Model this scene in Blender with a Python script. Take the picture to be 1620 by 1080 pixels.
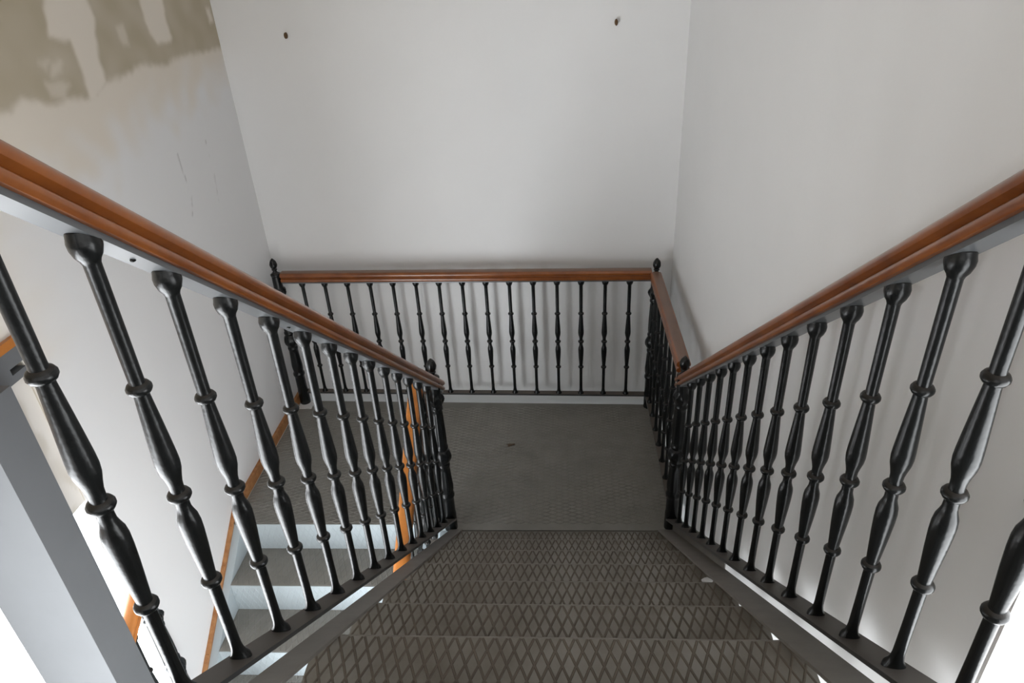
import bpy, math, random
from mathutils import Matrix, Vector, noise
random.seed(4)
for o in list(bpy.data.objects): bpy.data.objects.remove(o)
S = bpy.context.scene
COL = S.collection

# ------------------------------------------------------------------ camera
EYE = Vector((0.0, 0.0, 2.561))
ROT = ((0.9955, 0.0509, -0.0480), (-0.0160, -0.4978, -0.8671), (-0.0680, 0.8660, -0.4955))
rx = Vector(ROT[0]).normalized(); rz = Vector(ROT[2]); rz = (rz - rx * rz.dot(rx)).normalized(); ry = rz.cross(rx)
cam = bpy.data.cameras.new('camera'); camo = bpy.data.objects.new('camera', cam); COL.objects.link(camo)
m = Matrix.Identity(4)
for i in range(3):
    m[i][0] = rx[i]; m[i][1] = -ry[i]; m[i][2] = -rz[i]; m[i][3] = EYE[i]
camo.matrix_world = m
cam.sensor_width = 36.0; cam.lens = 1097.18 / 1620 * 36.0
cam.shift_x = (810 - 811.2) / 1620; cam.shift_y = (540.3 - 540) / 1620
cam.clip_start = 0.02
S.camera = camo

# ------------------------------------------------------------------ world, lights, exposure
W = bpy.data.worlds.new('world'); S.world = W; W.use_nodes = True
bg = W.node_tree.nodes['Background']; bg.inputs[0].default_value = (1.0, 0.98, 0.96, 1); bg.inputs[1].default_value = 0.98
WINDOW_LEFT, WINDOW_RIGHT = 9.0, 5.5      # daylight in the two bright openings the photograph shows
S.view_settings.view_transform = 'Standard'; S.view_settings.look = 'None'
S.view_settings.gamma = 1.0; S.view_settings.use_curve_mapping = False
S.view_settings.exposure = 0.45

# ------------------------------------------------------------------ materials
def mat(name, col, rough=.5, spec=.5, metal=0, coat=0, var=.0, vscale=8, var2=None, bump=0, bscale=60, stretch=(1,1,1)):
    M = bpy.data.materials.new(name); M.use_nodes = True; N = M.node_tree.nodes; L = M.node_tree.links
    b = N['Principled BSDF']; b.inputs['Base Color'].default_value = (*col, 1); b.inputs['Roughness'].default_value = rough
    b.inputs['Specular IOR Level'].default_value = spec; b.inputs['Metallic'].default_value = metal; b.inputs['Coat Weight'].default_value = coat
    b.inputs['Coat Roughness'].default_value = .2
    tc = N.new('ShaderNodeTexCoord'); mp = N.new('ShaderNodeMapping'); mp.inputs['Scale'].default_value = stretch
    L.new(tc.outputs['Object'], mp.inputs[0])
    if var:
        t = N.new('ShaderNodeTexNoise'); t.inputs['Scale'].default_value = vscale; t.inputs['Detail'].default_value = 5; t.inputs['Roughness'].default_value = .6
        L.new(mp.outputs[0], t.inputs['Vector'])
        r = N.new('ShaderNodeValToRGB'); r.color_ramp.elements[0].position = .35; r.color_ramp.elements[1].position = .68
        c2 = var2 or tuple(c * (1 - var) for c in col)
        r.color_ramp.elements[0].color = (*c2, 1); r.color_ramp.elements[1].color = (*col, 1)
        L.new(t.outputs[0], r.inputs[0]); L.new(r.outputs[0], b.inputs['Base Color'])
    if bump:
        t = N.new('ShaderNodeTexNoise'); t.inputs['Scale'].default_value = bscale; t.inputs['Detail'].default_value = 3
        L.new(mp.outputs[0], t.inputs['Vector'])
        bp = N.new('ShaderNodeBump'); bp.inputs['Strength'].default_value = bump; bp.inputs['Distance'].default_value = .004
        L.new(t.outputs[0], bp.inputs['Height']); L.new(bp.outputs[0], b.inputs['Normal'])
    return M
def dusty(M, dust, amount=.8, rough=.7, lo=.55):
    """dust lying on faces that point up"""
    N = M.node_tree.nodes; L = M.node_tree.links; b = N['Principled BSDF']
    g = N.new('ShaderNodeNewGeometry'); s = N.new('ShaderNodeSeparateXYZ'); L.new(g.outputs['Normal'], s.inputs[0])
    r = N.new('ShaderNodeMapRange'); r.inputs['From Min'].default_value = lo; r.inputs['From Max'].default_value = .95; r.inputs['To Max'].default_value = amount
    L.new(s.outputs['Z'], r.inputs['Value'])
    mx = N.new('ShaderNodeMix'); mx.data_type = 'RGBA'; L.new(r.outputs[0], mx.inputs['Factor'])
    old = b.inputs['Base Color'].links
    if old: L.new(old[0].from_socket, mx.inputs['A'])
    else: mx.inputs['A'].default_value = b.inputs['Base Color'].default_value
    mx.inputs['B'].default_value = (*dust, 1); L.new(mx.outputs['Result'], b.inputs['Base Color'])
    mr = N.new('ShaderNodeMix'); L.new(r.outputs[0], mr.inputs['Factor']); mr.inputs['A'].default_value = b.inputs['Roughness'].default_value
    mr.inputs['B'].default_value = rough; L.new(mr.outputs[0], b.inputs['Roughness'])
    return M
M_wall = mat('white_wall_paint', (.80, .802, .802), .55, .3, var=.03, vscale=1.5, bump=.05, bscale=90)
M_ceil = mat('ceiling_paint', (.75, .71, .68), .8)
M_iron = mat('black_iron_paint', (.0095, .0110, .0115), .27, .38, var=.5, vscale=40, bump=.12, bscale=130)
M_iron = dusty(M_iron, (.05, .043, .036), .6, .6)
M_bar = dusty(mat('steel_bar_paint', (.040, .042, .044), .32, .6, bump=.05), (.115, .098, .082), .9, .7)
M_railbar = mat('handrail_bar_grey', (.10, .106, .112), .28, .6)  # lighter grey than the bottom-rail bars
M_wood = mat('varnished_wood', (.28, .085, .016), .28, .5, coat=.4, var=.5, vscale=9, var2=(.165, .045, .009), stretch=(1, 1, 1), bump=.04)
M_wood = dusty(M_wood, (.165, .10, .066), .8, .5, lo=.82)
M_wood2 = mat('orange_varnished_wood', (.62, .22, .04), .35, .5, coat=.3, var=.35, vscale=10)
M_skirt = mat('plywood_skirting', (.50, .25, .10), .5, .4, var=.45, vscale=30, var2=(.34, .14, .05))
M_tread = mat('grey_checker_plate', (.262, .254, .232), .50, .4, var=.3, vscale=5, var2=(.150, .134, .113), bump=.1, bscale=120)
M_nose = mat('step_edge_tone', (.25, .232, .205), .4, .5, var=.4, vscale=14)  # separate mottled grey for the rounded step edges
M_rib = mat('worn_plate_ribs', (.135, .113, .088), .45, .45, var=.35, vscale=12)
M_landing = mat('landing_plate', (.262, .254, .232), .45, .45, var=.25, vscale=4, bump=.1, bscale=120)
M_lrib = mat('landing_plate_ribs', (.262, .254, .232), .38, .5, var=.25, vscale=10)
M_pale = mat('pale_blue_steel_paint', (.44, .50, .53), .45, .4, var=.06, vscale=6)
M_lowt = mat('lower_plate', (.262, .254, .232), .45, .45, var=.2, vscale=6)
M_str = mat('stringer_paint', (.255, .238, .218), .5, .4, var=.2, vscale=10)
M_col = mat('grey_pillar_paint', (.145, .152, .160), .55, .3, var=.05, vscale=6)
M_floor = mat('pale_floor', (.6, .6, .58), .6)
M_plug = mat('brown_plug', (.10, .05, .015), .6)
M_leaf = mat('dry_leaf', (.09, .06, .035), .7)
M_white = mat('plain_white', (.8, .8, .8), .8)
def emit(name, col, st):
    M = bpy.data.materials.new(name); M.use_nodes = True; N = M.node_tree.nodes; L = M.node_tree.links
    for n in list(N): N.remove(n)
    o = N.new('ShaderNodeOutputMaterial'); e = N.new('ShaderNodeEmission'); e.inputs[0].default_value = (*col, 1); e.inputs[1].default_value = st
    L.new(e.outputs[0], o.inputs[0]); return M
M_glassL = emit('daylit_frosted_glass', (.94, .97, 1.0), WINDOW_LEFT)
M_glassR = emit('daylit_frosted_glass_right', (.95, .98, 1.0), WINDOW_RIGHT)

# left wall: painted plaster with bare board and filler patches (per-vertex masks written below)
def left_wall_mat():
    M = bpy.data.materials.new('patched_wall'); M.use_nodes = True; N = M.node_tree.nodes; L = M.node_tree.links
    b = N['Principled BSDF']; b.inputs['Roughness'].default_value = .6; b.inputs['Specular IOR Level'].default_value = .3
    a = N.new('ShaderNodeAttribute'); a.attribute_name = 'finish'; s = N.new('ShaderNodeSeparateColor'); L.new(a.outputs['Color'], s.inputs[0])
    def mix(fac, A, B):
        x = N.new('ShaderNodeMix'); x.data_type = 'RGBA'; L.new(fac, x.inputs['Factor'])
        if isinstance(A, tuple): x.inputs['A'].default_value = (*A, 1)
        else: L.new(A, x.inputs['A'])
        x.inputs['B'].default_value = (*B, 1); return x.outputs['Result']
    c = mix(s.outputs['Green'], (.78, .78, .785), (.74, .66, .55))     # cream primer
    c = mix(s.outputs['Red'], c, (.45, .39, .285))                     # bare board
    c = mix(s.outputs['Blue'], c, (.20, .18, .17))                     # scratches
    L.new(c, b.inputs['Base Color']); return M
M_left = left_wall_mat()

# ------------------------------------------------------------------ mesh helpers
class MB:
    def __init__(s): s.v = []; s.f = []
    def box(s, x0, x1, y0, y1, z0, z1):
        n = len(s.v); s.v += [(x, y, z) for z in (z0, z1) for y in (y0, y1) for x in (x0, x1)]
        s.f += [tuple(n + i for i in q) for q in ((0,2,3,1),(4,5,7,6),(0,1,5,4),(2,6,7,3),(0,4,6,2),(1,3,7,5))]; return s
    def loft(s, secs, cap=True):
        """closed sections of equal length joined one to the next"""
        n = len(s.v); k = len(secs[0])
        for q in secs: s.v += [tuple(p) for p in q]
        for i in range(len(secs) - 1):
            for j in range(k):
                a = n + i*k + j; b = n + i*k + (j+1) % k; s.f.append((a, b, b + k, a + k))
        if cap: s.f.append(tuple(n + j for j in range(k))[::-1]); s.f.append(tuple(n + (len(secs)-1)*k + j for j in range(k)))
        return s
    def lathe(s, prof, seg=24, mod=None, c=(0,0)):
        """prof: (radius, z) rows; mod(angle, z) scales the radius"""
        return s.loft([[(c[0] + r*(mod(t, z) if mod else 1)*math.cos(t), c[1] + r*(mod(t, z) if mod else 1)*math.sin(t), z)
                 for t in [2*math.pi*j/seg for j in range(seg)]] for r, z in prof])
    def mesh(s, name, material, smooth=None):
        me = bpy.data.meshes.new(name); me.from_pydata(s.v, [], s.f); me.validate(); me.update()
        import bmesh
        bm = bmesh.new(); bm.from_mesh(me); bmesh.ops.recalc_face_normals(bm, faces=bm.faces); bm.to_mesh(me); bm.free()
        me.materials.append(material)
        if smooth is not None:
            me.shade_smooth(); me.set_sharp_from_angle(angle=math.radians(smooth))
        return me
def put(name, me, parent=None, loc=(0,0,0), **k):
    o = bpy.data.objects.new(name, me); COL.objects.link(o); o.location = loc
    if parent: o.parent = parent
    for a, b in k.items(): o[a] = b
    return o
def build(mb, name, material, parent=None, loc=(0,0,0), smooth=None, **k): return put(name, mb.mesh(name, material, smooth), parent, loc, **k)
def thing(name, label, cat, loc=(0,0,0), group=None):
    o = bpy.data.objects.new(name, None); COL.objects.link(o); o.location = loc; o.empty_display_size = .1
    o['label'] = label; o['category'] = cat
    if group: o['group'] = group
    return o

# ------------------------------------------------------------------ measured layout (metres; landing level z = 0)
SL, RUN, YN = .7896, .2558, 2.560           # upper flight slope, run, landing edge
RISE = SL * RUN
XL, XR = -.567, .539                        # baluster lines of the upper flight
BAL = .78                                   # baluster length
WL, WR = -1.745, .655                       # side wall faces
SLW, RUNW, YW = .70, .25, 2.60              # lower flight
RISEW = SLW * RUNW
LOW = -RISEW * 10
TOPZ = 4.7
def backline(x): return 3.679 - .0369 * (x + .568)   # the landing railing, slightly askew
def nose(y): return SL * (YN - y)
def nosew(y): return -SLW * (YW - y)

# ------------------------------------------------------------------ setting
def st(mb, name, material, **k): return build(mb, name, material, kind='structure', **k)
bwl, bwr = backline(WL) + .108, backline(WR) + .108
w = MB().loft([[(WL - .05, bwl, LOW), (WR + .05, bwr, LOW), (WR + .05, bwr + .15, LOW), (WL - .05, bwl + .15, LOW)],
               [(WL - .05, bwl, TOPZ), (WR + .05, bwr, TOPZ), (WR + .05, bwr + .15, TOPZ), (WL - .05, bwl + .15, TOPZ)]])
st(w, 'wall_back', M_wall)
st(MB().box(WR, WR + .15, .723, bwr + .05, LOW, TOPZ), 'wall_right', M_wall)

# left wall: fine grid where the patches are
BARE = [(1.2, 2.19), (2.163, 2.181), (2.207, 2.177), (2.278, 2.204), (2.397, 2.16), (2.509, 2.161), (2.623, 2.139), (2.76, 2.175), (2.842, 2.174), (3.037, 2.202), (3.109, 2.185), (3.163, 2.18), (3.23, 2.168), (3.332, 2.181), (3.549, 2.178), (3.753, 2.171), (4, 2.17)]
PATCH = [[(2.588,2.52),(2.542,2.446),(2.534,2.411),(2.52,2.365),(2.573,2.346),(2.626,2.338),(2.635,2.236),(2.623,2.11),(2.76,2.175),(2.758,2.265),(2.787,2.348),(2.811,2.397),(2.794,2.52)],
         [(3.17,2.50),(3.164,2.367),(3.18,2.301),(3.214,2.263),(3.329,2.255),(3.35,2.277),(3.339,2.346),(3.375,2.50)],
         [(3.763,2.361),(3.80,2.358),(3.811,2.297),(3.769,2.293)]]
FAINT = [[(2.937,2.351),(2.99,2.358),(2.989,2.284),(2.946,2.286)], [(2.425,2.289),(2.454,2.30),(2.475,2.29),(2.441,2.271)],
         [(2.483,2.28),(2.534,2.281),(2.517,2.254),(2.459,2.241)], [(2.418,2.225),(2.537,2.207),(2.492,2.164),(2.421,2.185)]]
SCR = [[(3.118,1.802),(3.118,1.777),(3.128,1.685),(3.14,1.60),(3.098,1.516)], [(3.412,1.789),(3.409,1.756),(3.418,1.669),(3.395,1.557),(3.381,1.49)]]
def polydist(p, q):
    """signed distance to polygon, negative inside"""
    d = 9; c = False; n = len(q)
    for i in range(n):
        a, b = q[i], q[(i+1) % n]; ex, ey = b[0]-a[0], b[1]-a[1]; wx, wy = p[0]-a[0], p[1]-a[1]
        t = max(0, min(1, (wx*ex + wy*ey)/(ex*ex + ey*ey))); d = min(d, math.hypot(wx-ex*t, wy-ey*t))
        if (a[1] > p[1]) != (b[1] > p[1]) and p[0] < (b[0]-a[0])*(p[1]-a[1])/(b[1]-a[1]) + a[0]: c = not c
    return -d if c else d
def linedist(p, q):
    d = 9
    for a, b in zip(q, q[1:]):
        ex, ey = b[0]-a[0], b[1]-a[1]; wx, wy = p[0]-a[0], p[1]-a[1]
        t = max(0, min(1, (wx*ex + wy*ey)/(ex*ex + ey*ey))); d = min(d, math.hypot(wx-ex*t, wy-ey*t))
    return d
def ss(a, b, x): t = max(0, min(1, (x-a)/(b-a))); return t*t*(3-2*t)
def bare_edge(y):
    for a, b in zip(BARE, BARE[1:]):
        if a[0] <= y <= b[0]: return a[1] + (b[1]-a[1])*(y-a[0])/(b[0]-a[0])
    return 2.18
def finish(y, z):
    if z < 1.4: return (0, 0, 0)
    n1 = noise.noise((y*9, z*9, 0)); n2 = noise.noise((y*30, z*30, 3))
    bare = ss(-.020, .022, z - bare_edge(y) + .010*n2 + .006*n1)
    if z > 1.9:
        for P in PATCH: bare = min(bare, ss(-.014, .018, polydist((y, z), P) + .006*n2))
        for P in FAINT: bare = min(bare, .45 + .55*ss(-.012, .02, polydist((y, z), P) + .008*n2))
        bare *= .92 + .25*n1
    cream = ss(-.34, -.05, z - bare_edge(y) + .12*n1 + .09*(2.9 - y)) * .8
    if y < 2.3 and z < 2.0: cream = max(cream, .7*ss(2.15, 1.75, y + .15*n1))
    scr = 0
    if z < 1.85 and 3 < y < 3.5:
        for q in SCR:
            d = linedist((y, z), q); scr = max(scr, .42*ss(.008, .001, d) * (1 if z > 1.775 else ss(-.15, .3, n2)))
    return (max(0, min(1, bare)), cream, scr)
ys = [1.84 + i*.16 for i in range(3)] + [2.16 + .0085*i for i in range(int((bwl + .02 - 2.16)/.0085))] + [bwl + .02]
zl_ = [LOW, -1.0, 0, .863, 1.30] + [1.42 + .0095*i for i in range(int((2.62-1.42)/.0095))] + [2.7, 3.3, TOPZ]
def wall_grid(ys, zs):
    v = [(WL, y, z) for z in zs for y in ys]; k = len(ys)
    f = [(j*k+i, j*k+i+1, (j+1)*k+i+1, (j+1)*k+i) for j in range(len(zs)-1) for i in range(k-1)]
    return v, f
v1, f1 = wall_grid(ys, zl_)
ys2 = [-2.2, -1, 0, .8, 1.2] + [1.5 + .02*i for i in range(17)] + [1.84]
zs2 = [1.52, 1.6, 1.7, 1.8, 1.9, 2.0, 2.1] + [2.15 + .01*i for i in range(12)] + [2.4, 2.7, 3.3, TOPZ]
v2, f2 = wall_grid(ys2, zs2)
T = .03
verts = v1 + [(WL - T, y, z) for y, z in ((1.84, LOW), (bwl + .02, LOW), (bwl + .02, TOPZ), (1.84, TOPZ))]
n = len(v1); k = len(ys)
faces = list(f1) + [(n, n+1, n+2, n+3)]
faces.append(tuple([j*k for j in range(len(zl_))]) + (n+3, n))                      # end edge at the opening
off = len(verts); verts += v2; faces += [tuple(i + off for i in q) for q in f2]
n2_ = len(verts); verts += [(WL - T, -2.2, 1.52), (WL - T, 1.84, 1.52), (WL - T, 1.84, TOPZ), (WL - T, -2.2, TOPZ)]
faces.append((n2_, n2_+1, n2_+2, n2_+3)); k2 = len(ys2)
faces.append(tuple(off + i for i in range(k2)) + (n2_+1, n2_))
me = bpy.data.meshes.new('wall_left'); me.from_pydata(verts, [], faces); me.update(); me.materials.append(M_left)
ca = me.color_attributes.new('finish', 'FLOAT_COLOR', 'POINT')
for i, (x, y, z) in enumerate(verts): ca.data[i].color = (*finish(y, z), 1)
wall_left = put('wall_left', me, kind='structure')
# unfinished panel closing the head of the opening
def panel_part():
    v, f = wall_grid([1.64, 1.65, 1.66, 1.67, 1.68] + [1.70 + .012*i for i in range(17)], [.863 + .0155*i for i in range(38)])
    v = [(WL - .012, y, z) for _, y, z in v]; n = len(v); k = 22
    v += [(WL - T - .01, y, z) for y, z in ((1.64, .863), (v[k-1][1], .863), (v[k-1][1], v[-1][2]), (1.64, v[-1][2]))]
    f.append((n, n+1, n+2, n+3)); f.append(tuple(range(k)) + (n+1, n))
    me = bpy.data.meshes.new('plaster_panel'); me.from_pydata(v, [], f); me.materials.append(M_left)
    c = me.color_attributes.new('finish', 'FLOAT_COLOR', 'POINT')
    for i, (x, y, z) in enumerate(v):
        q = noise.noise((y*14, z*9, 7)); c.data[i].color = (.35*ss(.1, -.2, q), .45, 0, 1)
    return put('plaster_panel', me, wall_left)
panel_part()
st(MB().box(WL - .6, WR + .6, -2.4, 4.1, LOW - .1, LOW), 'floor', M_floor)
st(MB().box(WL - .6, WR + .6, -2.4, 4.1, TOPZ, TOPZ + .1), 'ceiling', M_ceil)
st(MB().box(WL + .01, WR + .15, -2.4, .002, RISE*10 - .12, RISE*10), 'floor_upper', M_tread)

# frosted daylight windows
def window(name, x, y0, y1, z0, z1, cols, glass, off=0):
    mb = MB(); t = .025
    mb.box(x - .03, x + .03, y0, y1, z0, z0 + t*2); mb.box(x - .03, x + .03, y0, y1, z1 - t, z1)
    n = [y0 + (y1 - y0)*i/cols for i in range(cols + 1)]
    for y in n: mb.box(x - .028, x + .028, y - t, y + t, z0 + .01, z1 - .01)
    o = st(mb, name, M_pale)
    for i, (a, b) in enumerate(zip(n, n[1:])):
        build(MB().box(x - .004, x + .004, a + t - .002, b - t + .002, z0 + t, z1 - t + .01), 'window_pane_offscreen' if i < off else 'window_pane', glass, o)
    return o
window('window_1', WL - .45, 1.56, 2.85, LOW, .98, 1, M_glassL)
window('window_3_offscreen', WL - .45, -2.0, 1.00, LOW, .98, 3, M_glassL, 3)
window('window_2', WR + .35, -2.0, 1.15, LOW, 2.1, 2, M_glassR, 1)

# grey pillar and beam at the opening
PX = -1.658
pil = thing('pillar', 'square grey painted pillar at the edge of the bright opening in the left wall', 'pillar', (PX - .14, 1.595, LOW))
build(MB().box(-.14, .14, -.075, .075, 0, 1.482 - LOW), 'shaft', M_col, pil)
build(MB().box(-.155, .155, -.09, .09, 0, .1), 'foot', M_col, pil)
beam = thing('lintel_beam', 'grey lintel beam with a wooden cap above the pillar', 'beam', (WL, 0, 1.42))
fa = MB().box(-.06, .006, -2.2, 1.775, .004, .112).box(-.06, .006, 1.895, 1.90, .004, .112)
fa.box(-.06, .006, 1.775, 1.895, .004, .030).box(-.06, .006, 1.775, 1.895, .052, .112).box(-.06, -.050, 1.775, 1.895, .030, .052)   # slot cut through to a back plate
build(fa, 'fascia', M_col, beam)
build(MB().box(-.06, .016, -2.2, 1.915, .112, .142), 'wood_cap', M_wood2, beam)

# skirting board on the left wall: landing piece and sloping pieces
bb = bpy.data.objects.new('baseboard_left', None); COL.objects.link(bb); bb['kind'] = 'structure'
def skirt(y0, z0, y1, z1, h):
    a = WL + .001; b = WL + .02
    build(MB().loft([[(a, y0, z0), (b, y0, z0), (b, y0, z0+h), (a, y0, z0+h)], [(a, y1, z1), (b, y1, z1), (b, y1, z1+h), (a, y1, z1+h)]]), 'board', M_skirt, bb)
skirt(2.672, .002, backline(WL) + .1, .002, .058)
y = 2.668
for ln in (.246, .34, .40):
    y1 = max(y - ln, 1.845); skirt(y1 + .003, nosew(y1) - .048, y, nosew(y) - .048, .058); y = y1

# ------------------------------------------------------------------ checker plate pieces
def ribs(x0, x1, y0, y1, lx, ly, h=.0016, wd=.0034):
    """crossing raised ribs clipped to the rectangle, on z = 0"""
    mb = MB(); W_, D_ = x1 - x0, y1 - y0; hy = math.hypot(lx, ly)
    for sgn in (1, -1):
        k0 = -int(D_/ly) - 2; k1 = int(W_/lx) + 2
        if sgn < 0: k0, k1 = 0, int(W_/lx) + int(D_/ly) + 3
        for k in range(k0, k1):
            # x = k*lx + sgn*t*lx, y = t*ly
            ta, tb = 0, D_/ly
            if sgn > 0: ta, tb = max(ta, -k), min(tb, W_/lx - k)
            else: ta, tb = max(ta, k - W_/lx), min(tb, k)
            if tb - ta < .15: continue
            p = [(x0 + k*lx + sgn*t*lx, y0 + t*ly) for t in (ta, tb)]
            dx, dy = sgn*lx/hy, ly/hy; nx, ny = -dy*wd, dx*wd
            mb.loft([[(q[0]+nx, q[1]+ny, -.0004), (q[0]+nx*.45, q[1]+ny*.45, h), (q[0]-nx*.45, q[1]-ny*.45, h), (q[0]-nx, q[1]-ny, -.0004)] for q in p])
    return mb
def tread_profile(depth, sgn, lip=.035, t=.004, r=.007):
    """closed (y, z) outline; nosing at y = 0, plate runs back to -depth*sgn"""
    top = [(-depth, 0)]; top += [(-r + r*math.sin(a), -r + r*math.cos(a)) for a in [math.pi/2*i/5 for i in range(6)]] + [(0, -lip)]
    low = [(-t, -lip)] + [(-r + (r-t)*math.sin(a), -r + (r-t)*math.cos(a)) for a in [math.pi/2*(5-i)/5 for i in range(6)]] + [(-depth, -t)]
    return [(y*sgn, z) for y, z in top + low]

# ------------------------------------------------------------------ upper flight
TX0, TX1 = -.566, .524
up = thing('stair_flight', 'upper flight of dark grey checker-plate steel steps going down to the landing', 'stairs', (0, YN, 0))
pr = tread_profile(RUN + .004, 1)
tread_me = MB().loft([[(x, y, z) for y, z in pr] for x in (TX0, TX1)]).mesh('tread', M_tread, 40)
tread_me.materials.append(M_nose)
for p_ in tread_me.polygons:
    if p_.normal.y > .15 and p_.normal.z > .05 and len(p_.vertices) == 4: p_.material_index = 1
rib_me = ribs(TX0 + .004, TX1 - .004, -RUN, -.009, .030, .0725).mesh('raised_ribs', M_rib)
riser_me = MB().box(TX0, TX1, -.0075, -.0042, -RISE + .001, -.03).mesh('riser', M_tread)
for nn in range(0, 11):
    loc = (0, -nn*RUN - (.004 if nn == 0 else 0), nn*RISE)
    t_ = put('tread', tread_me, up, loc); put('raised_ribs', rib_me, t_, kind='stuff')
    if nn: put('riser', riser_me, up, loc)
def sloped(xa, xb, za, zb, ya, yb, fn):
    return MB().loft([[(xa, y, fn(y)+za), (xb, y, fn(y)+za), (xb, y, fn(y)+zb), (xa, y, fn(y)+zb)] for y in (ya, yb)])
def local(mb, o): mb.v = [tuple(Vector(p) - o.location) for p in mb.v]; return mb
build(local(sloped(-.570, -.512, -.004, .006, -.12, YN + .03, nose), up), 'stringer', M_str, up)
build(local(sloped(.470, .545, -.004, .006, -.12, YN + .03, nose), up), 'stringer', M_str, up)
build(local(sloped(.5405, .5455, .003, .066, 1.69, YN + .03, nose), up), 'filler_plate', M_str, up)
for x in (-.42, .38): build(local(sloped(x, x + .05, -.36, -.215, -.1, YN - .02, nose), up), 'support_beam', M_str, up)

# ------------------------------------------------------------------ landing
ld = thing('stair_landing', 'grey checker-plate landing between the two stair flights', 'landing', (0, 0, 0))
LX0, LX1 = WL + .021, .600
def plate(z0, z1):
    o = [(LX0, YW), (TX0 - .004, YW), (TX0 - .004, YN), (LX1, YN), (LX1, backline(LX1) + .01), (LX0, backline(LX0) + .01)]
    return MB().loft([[(x, y, z0) for x, y in o], [(x, y, z1) for x, y in o]])
build(MB().box(TX0, LX1, YN - .03, YN + .02, -.13, -.008), 'edge_beam', M_str, ld)
build(plate(-.006, 0), 'plate', M_landing, ld)
build(ribs(LX0 + .005, LX1 - .005, YW + .006, backline(LX1), .068, .027, h=.0024), 'raised_ribs', M_lrib, ld, kind='stuff')
build(MB().box(LX0, LX1, backline(LX1) - .03, backline(LX1), -.13, -.006), 'edge_beam', M_pale, ld)
build(MB().box(LX1 - .05, LX1, YN + .02, backline(LX1) - .04, -.13, -.006), 'edge_beam', M_pale, ld)
build(MB().box(-.62, -.56, YN + .02, backline(LX1) - .04, -.13, -.006), 'edge_beam', M_pale, ld)
dl = MB(); q = []
for i in range(14):
    a = 2*math.pi*i/14; rr = .016*(1 + .45*math.sin(3*a + 1) + .2*math.sin(5*a)); q.append((rr*1.3*math.cos(a), rr*.7*math.sin(a)))
dl.loft([[(x, y, .0018) for x, y in q], [(x*.95, y*.95, .006 + .004*math.sin(80*x)) for x, y in q], [(x*.3, y*.3, .008) for x, y in q]])
o = build(dl, 'dry_leaf', M_leaf, loc=(-.305, 3.244, 0)); o['label'] = 'small crumpled brown leaf lying on the landing plate'; o['category'] = 'leaf'

# ------------------------------------------------------------------ lower flight
lo = thing('stair_flight', 'lower flight of grey steel steps with pale risers beside the wooden skirting', 'stairs', (0, YW, 0))
BX0, BX1 = WL + .062, -.63
prl = tread_profile(RUNW + .004, -1, lip=.012)
def low_set(x0):
    t = MB().loft([[(x, y, z) for y, z in prl] for x in (x0, BX1)]).mesh('tread', M_lowt, 40)
    r = ribs(x0 + .004, BX1 - .004, .009, RUNW, .030, .0725).mesh('raised_ribs', M_lowt)
    q = MB().box(x0, BX1, -.001, .004, -RISEW, -.002).mesh('riser', M_pale)
    w = ribs(x0 + .004, BX1 - .004, -RISEW + .004, -.012, .030, .0725, h=.0012)
    w.v = [(x, -.001 - z, y) for x, y, z in w.v]; return t, r, q, w.mesh('raised_ribs', M_pale)
wide, slim = low_set(BX0), low_set(PX + .02)
for i in range(0, 10):
    t_m, r_m, q_m, w_m = wide if i < 4 else slim
    r_ = put('riser', (wide if i < 3 else slim)[2], lo, (0, -i*RUNW - (.001 if i == 0 else 0), -i*RISEW)); put('raised_ribs', (wide if i < 3 else slim)[3], r_, kind='stuff')
    if i: t_ = put('tread', t_m, lo, (0, -i*RUNW, -i*RISEW)); put('raised_ribs', r_m, t_, kind='stuff')
build(local(sloped(WL + .021, WL + .061, -.27, -.01, 1.69, YW + .04, nosew), lo), 'stringer', M_pale, lo)
build(local(sloped(BX1, BX1 + .040, -.27, -.01, YW - 2.45, YW + .04, nosew), lo), 'stringer', M_pale, lo)

# ------------------------------------------------------------------ balustrade kit
PB = [(.019, -.012), (.0185, 0), (.0165, .006), (.0125, .014), (.0105, .024), (.0095, .035), (.0092, .10), (.0095, .236*BAL)]
def ring(z, r): return [(.0105, z - .0085), (r*.85, z - .0065), (r, z - .002), (r, z + .002), (r*.85, z + .0065), (.0105, z + .0085)]
PB += ring(.2475*BAL, .0165)
PB += [(.0105, .265*BAL), (.0125, .30*BAL), (.0150, .345*BAL), (.0166, .385*BAL), (.0168, .408*BAL), (.0155, .424*BAL), (.0125, .436*BAL), (.0105, .446*BAL), (.0102, .462*BAL)]
PB += ring(.479*BAL, .0175)
PB += [(.0102, .497*BAL), (.0108, .510*BAL), (.0130, .524*BAL), (.0160, .540*BAL), (.0172, .556*BAL), (.0168, .575*BAL), (.0150, .615*BAL), (.0128, .66*BAL), (.0105, .705*BAL)]
PB += ring(.7225*BAL, .0170)
PB += [(.0102, .74*BAL), (.0104, .85*BAL), (.0106, .955*BAL), (.0125, .962*BAL), (.0165, .970*BAL), (.0195, .982*BAL), (.0200, .992*BAL), (.0185, 1.0*BAL), (.017, 1.012*BAL)]
BAL_ME = MB().lathe(PB, 22).mesh('baluster', M_iron, 50)
def leafy(t, z, k, amp): return 1 + amp*math.cos(k*t)
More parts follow.
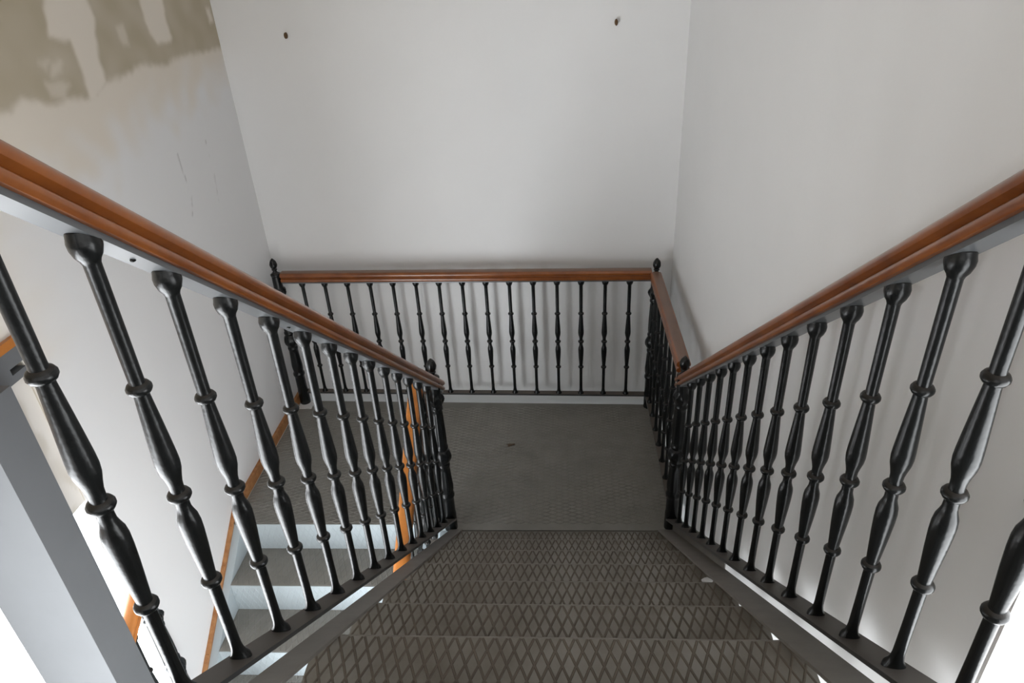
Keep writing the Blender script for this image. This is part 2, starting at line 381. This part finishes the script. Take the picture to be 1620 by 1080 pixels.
NP = [(.033, 0), (.033, .10), (.031, .115), (.0305, .20), (.032, .21), (.036, .218), (.036, .230), (.032, .238),
      (.030, .246), (.033, .262), (.034, .29), (.031, .33), (.029, .37), (.028, .40), (.031, .408), (.031, .418), (.027, .424),
      (.033, .436), (.040, .452), (.0425, .468), (.040, .486), (.033, .500), (.027, .508), (.032, .516), (.032, .526), (.027, .532),
      (.028, .56), (.0275, .62), (.0255, .68), (.024, .735), (.029, .742), (.029, .752), (.025, .757), (.027, .77), (.035, .785), (.039, .800), (.036, .815), (.028, .825), (.026, .90)]
def newel_mod(t, z):
    if .24 < z < .40: return 1 + .06*math.cos(6*t)
    if .436 < z < .50: return 1 + .05*math.cos(8*t)
    if .533 < z < .735: return 1 + .07*math.cos(8*t)
    if .76 < z < .822: return 1 + .10*math.cos(8*t)
    return 1
def densify(pr, step=.012):
    o = [pr[0]]
    for a, b in zip(pr, pr[1:]):
        k = max(1, int((b[1]-a[1])/step)); o += [(a[0]+(b[0]-a[0])*i/k, a[1]+(b[1]-a[1])*i/k) for i in range(1, k+1)]
    return o
NEWEL_ME = MB().lathe(densify(NP), 32, newel_mod).mesh('newel_post', M_iron, 60)
FP = [(.026, 0), (.030, .006), (.030, .014), (.018, .022), (.012, .030), (.011, .036), (.016, .040), (.016, .045), (.012, .048)]
FP += [(.012 + .0150*math.sin(math.pi*i/12)**.75 - (.012*i/12)*.99, .048 + .066*i/12) for i in range(1, 13)]
FIN_ME = MB().lathe(FP, 24, lambda t, z: 1 + (.05*math.cos(10*t + z*140) if .055 < z < .108 else 0)).mesh('finial', M_iron, 60)
BASE_ME = MB().box(-.045, .045, -.045, .045, 0, .003).mesh('base_plate', M_white)
HALF = [(.017, 0), (.0265, .0015), (.0295, .006), (.0300, .012), (.0280, .0185), (.0215, .0220), (.0195, .0255), (.0255, .0290), (.0300, .0335), (.0315, .040), (.0305, .047), (.0265, .0535), (.0195, .0575), (.009, .0592)]
SEC = HALF + [(-u, v) for u, v in HALF[::-1]]
def rail_mesh(a, b, mtl):
    """handrail from a to b (points on the underside centre line), plumb-cut ends"""
    a, b = Vector(a), Vector(b); d = (b - a); s = Vector((-d.y, d.x, 0)).normalized()
    n = max(2, int(d.length/.4))
    return MB().loft([[tuple(a + d*i/n + s*u + Vector((0, 0, v))) for u, v in SEC] for i in range(n+1)]).mesh('handrail', mtl, 35)
def flat_mesh(name, a, b, wd, z0, z1, mtl, shift=0):
    a, b = Vector(a), Vector(b); d = (b - a); s = Vector((-d.y, d.x, 0)).normalized()
    return MB().loft([[tuple(p + s*(u + shift) + Vector((0, 0, z))) for u, z in ((-wd/2, z0), (wd/2, z0), (wd/2, z1), (-wd/2, z1))] for p in (a, b)]).mesh(name, mtl)
def balustrade(name, label, base, p0, p1, spots, newels, wood=M_wood, zpost=0, barw=.05, barshift=0, r0=None, r1=None, cap=True, screw_holes=()):
    """p0, p1: ends of the baluster foot line; spots: parameters 0..1 along it"""
    o = thing(name, label, 'railing', base, 'wrought iron stair railings'); B = Vector(base)
    p0, p1 = Vector(p0) - B, Vector(p1) - B; d = p1 - p0; up_ = Vector((0, 0, BAL))
    r0 = p0 + d*(r0 if r0 is not None else 0); r1 = p0 + d*(r1 if r1 is not None else 1)
    put('handrail', rail_mesh(r0 + up_ + Vector((0,0,.008)), r1 + up_ + Vector((0,0,.008)), wood), o)
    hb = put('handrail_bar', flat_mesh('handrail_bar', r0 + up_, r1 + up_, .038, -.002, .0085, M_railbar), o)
    for t in screw_holes:
        put('screw_hole_dark', MB().lathe([(.0025, -.0045), (.004, -.0035), (.004, -.0015)], 10).mesh('screw_hole_dark', M_iron), hb, p0 + d*t + up_)  # black stud standing in for the shade inside a screw hole
    put('bottom_rail', flat_mesh('bottom_rail', p0, p1, barw, -.011, 0, M_bar, barshift), o)
    for t in spots: put('baluster', BAL_ME, o, p0 + d*t)
    for x, y, z, h in newels:
        np_ = put('newel_post', NEWEL_ME, o, Vector((x, y, z)) - B); np_.scale = (1, 1, h/.90)
        if not cap: continue
        f_ = put('finial', FIN_ME, np_, (0, 0, .90)); f_.scale = (1, 1, .90/h)
    return o
FO = SL*YN + .0775      # foot line of the upper railings: z = FO - SL*y
def foot(x, y): return (x, y, FO - SL*y)
ya, yb = -.10, 2.575
par = lambda y: (y - ya)/(yb - ya)
balustrade('stair_railing', 'black iron railing with brown handrail on the upper flight, overlooking the lower flight', (XL, yb, 0), foot(XL, ya), foot(XL, yb),
           [par(.7524 + .139*i) for i in (-5, -4, -3) + tuple(range(-1, 13))], [(-.570, 2.582, -.002, .895), (XL, -.12, RISE*10 - .002, .97)], barw=.052, barshift=-.004, r0=0, r1=par(2.668), screw_holes=(par(.615 + .02), par(.83), par(1.25)))
balustrade('stair_railing', 'black iron railing with brown handrail on the upper flight beside the right-hand wall', (XR, yb, 0), foot(XR, ya), foot(XR, yb),
           [par(.8933 + .139*i) for i in range(-6, 12)], [(.536, 2.588, -.002, .885), (XR, -.12, RISE*10 - .002, .97)], barw=.06, barshift=.002, r0=0, r1=par(2.640))
xa, xb = -1.685, .530
pb = lambda x: (x - xa)/(xb - xa)
lz = .0916
def bk(x, z): return (x, backline(x), z)
balustrade('landing_railing', 'black iron railing with level handrail along the back wall side of the landing', (-.5, backline(-.5), 0), bk(xa, lz), bk(xb, lz),
           [pb(-.5683 + .1388*i) for i in range(-7, 8)], [(-1.688, 3.712, .001, .915), (.549, 3.628, .001, .895)], barw=.04, r0=pb(-1.655), r1=pb(.522))
put('base_plate', BASE_ME, ld, (-1.672, 3.680, .001))
ra, rb = 2.62, 3.60
pv = lambda y: (y - ra)/(rb - ra)
balustrade('landing_railing', 'short black iron railing with level handrail on the landing facing the right-hand wall', (.543, 3.1, 0), (.543, ra, lz), (.543, rb, lz),
           [pv(2.71 + .139*i) for i in range(7)], [], barw=.04, r0=pv(2.640), r1=pv(3.598))
# lower flight railings
def lrail(label, x, y0, y1, n, newels, off=.06, cap=True, first=.07):
    a = (x, y0, nosew(y0) + off); b = (x, y1, nosew(y1) + off); k = (y0 - y1)
    return balustrade('stair_railing', label, (x, y0, nosew(y0)), a, b, [(first + .139*i)/k for i in range(n)], newels, wood=M_wood2, barw=.04, cap=cap)
lrail('iron railing with orange handrail on the inner side of the lower flight', -.650, 2.59, .35, 15, [(-.655, 2.625, -.002, .80)], cap=False)
lrail('short iron railing with orange handrail between the grey pillar and the left wall', -1.700, 1.835, 1.665, 1, [(-1.700, 1.845, nosew(1.845) - .02, .86)], off=.12, first=.125)

# ------------------------------------------------------------------ small things
def plug(x, z, label):
    y = bwl + (bwr - bwl)*(x - WL)/(WR - WL)
    mb = MB().lathe([(.006, 0), (.008, .004), (.008, .022), (.0055, .026), (.003, .027)], 10)
    mb.v = [(a*1.0, -c, b*1.9) for a, b, c in mb.v]
    o = build(mb, 'wall_plug', M_plug, loc=(x, y + .004, z), smooth=40); o['label'] = label; o['category'] = 'wall plug'; o['group'] = 'wall plugs in the back wall'
plug(-1.38, 2.215, 'brown wooden plug in the back wall, the one towards the bare patched wall')
plug(.300, 2.210, 'brown wooden plug in the back wall, the one towards the right-hand wall')
cr = MB(); rnd = random.Random(2)
pts = [(math.cos(a)*(.016 + .006*rnd.random()), math.sin(a)*(.010 + .005*rnd.random())) for a in [2*math.pi*i/9 for i in range(9)]]
cr.loft([[(x, y, 0) for x, y in pts], [(x*.8, y*.8, .006) for x, y in pts], [(x*.4, y*.4, .009) for x, y in pts]])
o = build(cr, 'white_lump', M_white, loc=(.497, 1.715, 3*RISE + .0012)); o['label'] = 'small white lump at the end of an upper step, below the stringer'; o['category'] = 'debris'  # small flat white lump beside the stringer
